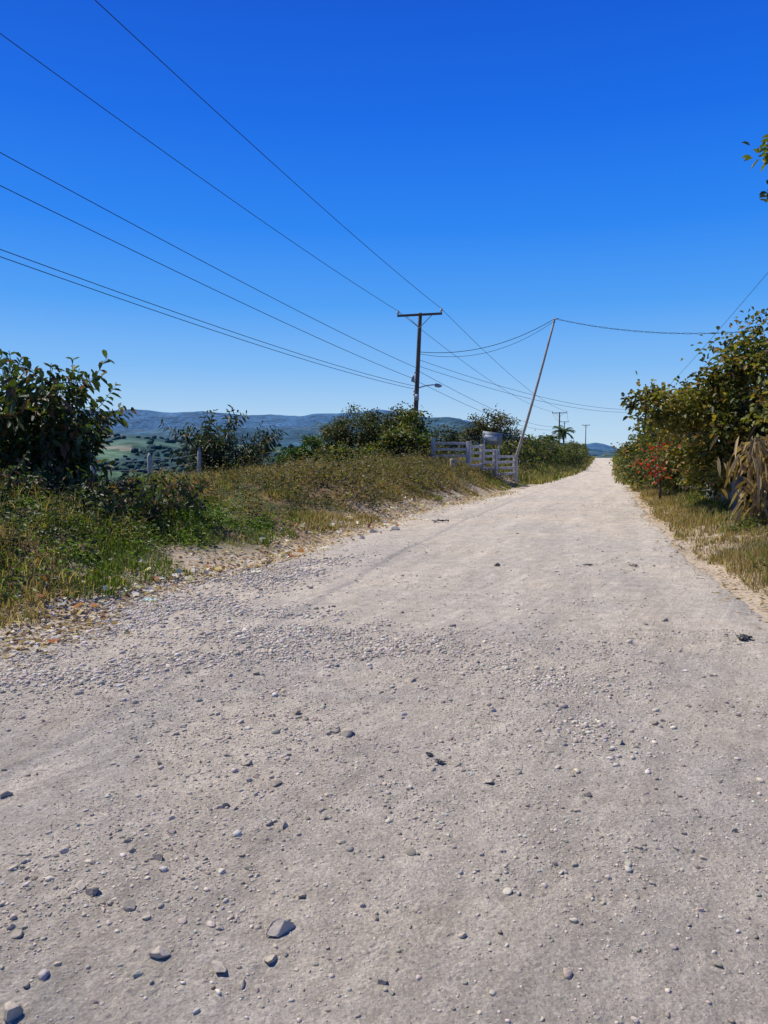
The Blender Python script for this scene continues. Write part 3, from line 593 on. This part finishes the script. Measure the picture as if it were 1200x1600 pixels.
# ---------------------------------------------------------------- concrete fence
def fence(pts,hh=1.4,rails=(.30,.62,.94,1.24),name='concrete_fence'):
    e=empty(name); mb=MB(); rb=MB()
    for a,b in zip(pts[:-1],pts[1:]):
        a=np.array(a);b=np.array(b); L=np.linalg.norm(b-a); k=max(1,round(L/2.0)); ang=math.atan2(b[1]-a[1],b[0]-a[0])
        for q in range(k+1):
            p=a+(b-a)*q/k; z=float(H(*p)); 
            if q<k or (b==np.array(pts[-1])).all(): mb.box((p[0],p[1],z+hh/2-.1),(.22,.22,hh+.25),ang)
        for q in range(k):
            p=a+(b-a)*q/k; p2=a+(b-a)*(q+1)/k; m=(p+p2)/2; z=(float(H(*p))+float(H(*p2)))/2
            for r in rails: rb.box((m[0],m[1],z+r),(L/k-.21,.10,.13),ang)
    mb.build('posts',CONC,False,e,bevel=.015); rb.build('rails',CONC,False,e,bevel=.01)
fence([(2.45,37.8),(4.2,37.6),(5.9,40.2),(7.4,42.6)])
e=empty('notice_board'); x,y=6.2,43.6; z=float(H(x,y)); mb=MB(); mb.tube([[x-.45,y,z-.2],[x-.42,y,z+2.15]],.035,8); mb.tube([[x+.45,y,z-.2],[x+.42,y,z+2.0]],.035,8); mb.build('legs',STEEL,True,e)
mb=MB(); mb.box((x,y-.05,z+1.85),(1.15,.03,.7),-.1,.12); mb.build('panel',col_mat('sign_paint',.5,3,.8,1.05,.1,.002,False,(.20,.24,.28),n2=3),False,e)
mb=MB(); mb.box((x-.1,y-.075,z+1.86),(.75,.012,.3),-.1,.12); mb.build('faded_poster',col_mat('faded_paint',.5,6,.8,1.05,.1,.002,False,(.5,.52,.52),n2=5),False,e)
e=empty('concrete_stub_post'); mb=MB(); x,y=3.15,34.3; z=float(H(x,y)); mb.box((x,y,z+.25),(.28,.24,.7),.3); mb.build('post',PALEP,False,e,bevel=.03)
e=empty('boundary_wire_fence'); mb=MB(); wb=MB(); prev=None
for Yp in np.arange(11.5,27,2.35):
    x=cx(Yp)-10.9; z=float(H(x,Yp)); tl=rng.normal()*.04; h=1.05
    mb.tube([[x,Yp,z-.3],[x+tl,Yp,z+h],[x+tl,Yp,z+h+.12]],[.075,.065,.015],6)
    cur=[np.array([x+tl*f,Yp,z+h*f]) for f in(.45,.7,.93)]
    if prev is not None:
        for a,b in zip(prev,cur): wb.tube(arc(a,b,.04,6),.006,4,False)
    prev=cur
mb.build('posts',CONC,False,e); wb.build('wires',STEEL,False,e)
e=empty('low_concrete_wall'); mb=MB()
for q,Yp in enumerate(np.arange(17.5,31,2.6)):
    x0=cx(Yp)+4.75;x1=cx(Yp+2.6)+4.75; z=float(H(x0,Yp)); mb.box(((x0+x1)/2,Yp+1.3,z+.28),(.14,2.7,.75),-math.atan(.3)); mb.box((x0,Yp,z+.36),(.2,.2,.95),-math.atan(.3))
mb.build('wall',GCONC,False,e,bevel=.01)
# ---------------------------------------------------------------- light, sky, camera
el_=math.radians(57); azs=math.radians(-58)
S=Vector((math.sin(azs)*math.cos(el_),math.cos(azs)*math.cos(el_),math.sin(el_)))
l=bpy.data.lights.new('sun','SUN'); l.energy=5.0; l.angle=math.radians(.53); l.color=(1,.945,.835)
lo=bpy.data.objects.new('sun',l); lo.rotation_euler=S.to_track_quat('Z','Y').to_euler(); lo.location=(-20,20,30); bpy.context.scene.collection.objects.link(lo)
w=bpy.data.worlds.new("World"); bpy.context.scene.world=w; w.use_nodes=True; nt=w.node_tree; nt.nodes.clear()
sky=nt.nodes.new('ShaderNodeTexSky'); sky.sky_type='NISHITA'; sky.sun_disc=False; sky.sun_elevation=el_; sky.sun_rotation=azs%TAU; sky.air_density=1.0; sky.dust_density=.25; sky.ozone_density=3.0; sky.altitude=600
bg=nt.nodes.new('ShaderNodeBackground'); bg.inputs[1].default_value=.11
o=nt.nodes.new('ShaderNodeOutputWorld')
tc=nt.nodes.new('ShaderNodeTexCoord'); sx=nt.nodes.new('ShaderNodeSeparateXYZ'); nt.links.new(tc.outputs['Generated'],sx.inputs[0])
cr=nt.nodes.new('ShaderNodeValToRGB'); R_=cr.color_ramp; R_.interpolation='LINEAR'
stops=[(0,(.52,.71,.88)),(.04,(.42,.64,.88)),(.10,(.22,.50,.92)),(.18,(.075,.35,.92)),(.27,(.020,.235,.90)),(.38,(.005,.150,.81)),(.52,(.002,.088,.64)),(.75,(.003,.05,.34)),(1,(.004,.035,.22))]
R_.elements[0].position=0; R_.elements[0].color=(*stops[0][1],1); R_.elements[1].position=1; R_.elements[1].color=(*stops[-1][1],1)
for p_,c_ in stops[1:-1]:
    q=R_.elements.new(p_); q.color=(*c_,1)
nt.links.new(sx.outputs[2],cr.inputs[0])
bg2=nt.nodes.new('ShaderNodeBackground'); bg2.inputs[1].default_value=1.0; nt.links.new(cr.outputs[0],bg2.inputs[0])
mx=nt.nodes.new('ShaderNodeMixShader'); mx.inputs[0].default_value=.95
nt.links.new(sky.outputs[0],bg.inputs[0]); nt.links.new(bg.outputs[0],mx.inputs[1]); nt.links.new(bg2.outputs[0],mx.inputs[2]); nt.links.new(mx.outputs[0],o.inputs[0])
cam=bpy.data.cameras.new('camera'); cam.sensor_fit='VERTICAL'; cam.sensor_height=36; cam.lens=26.55; cam.clip_end=30000; cam.clip_start=.05
co=bpy.data.objects.new('camera',cam); co.location=(0,0,1.6); co.rotation_euler=(math.radians(90-4.84),0,0); bpy.context.scene.collection.objects.link(co)
bpy.context.scene.camera=co
vs=bpy.context.scene.view_settings; vs.view_transform='Standard'; vs.look='None'; vs.exposure=0
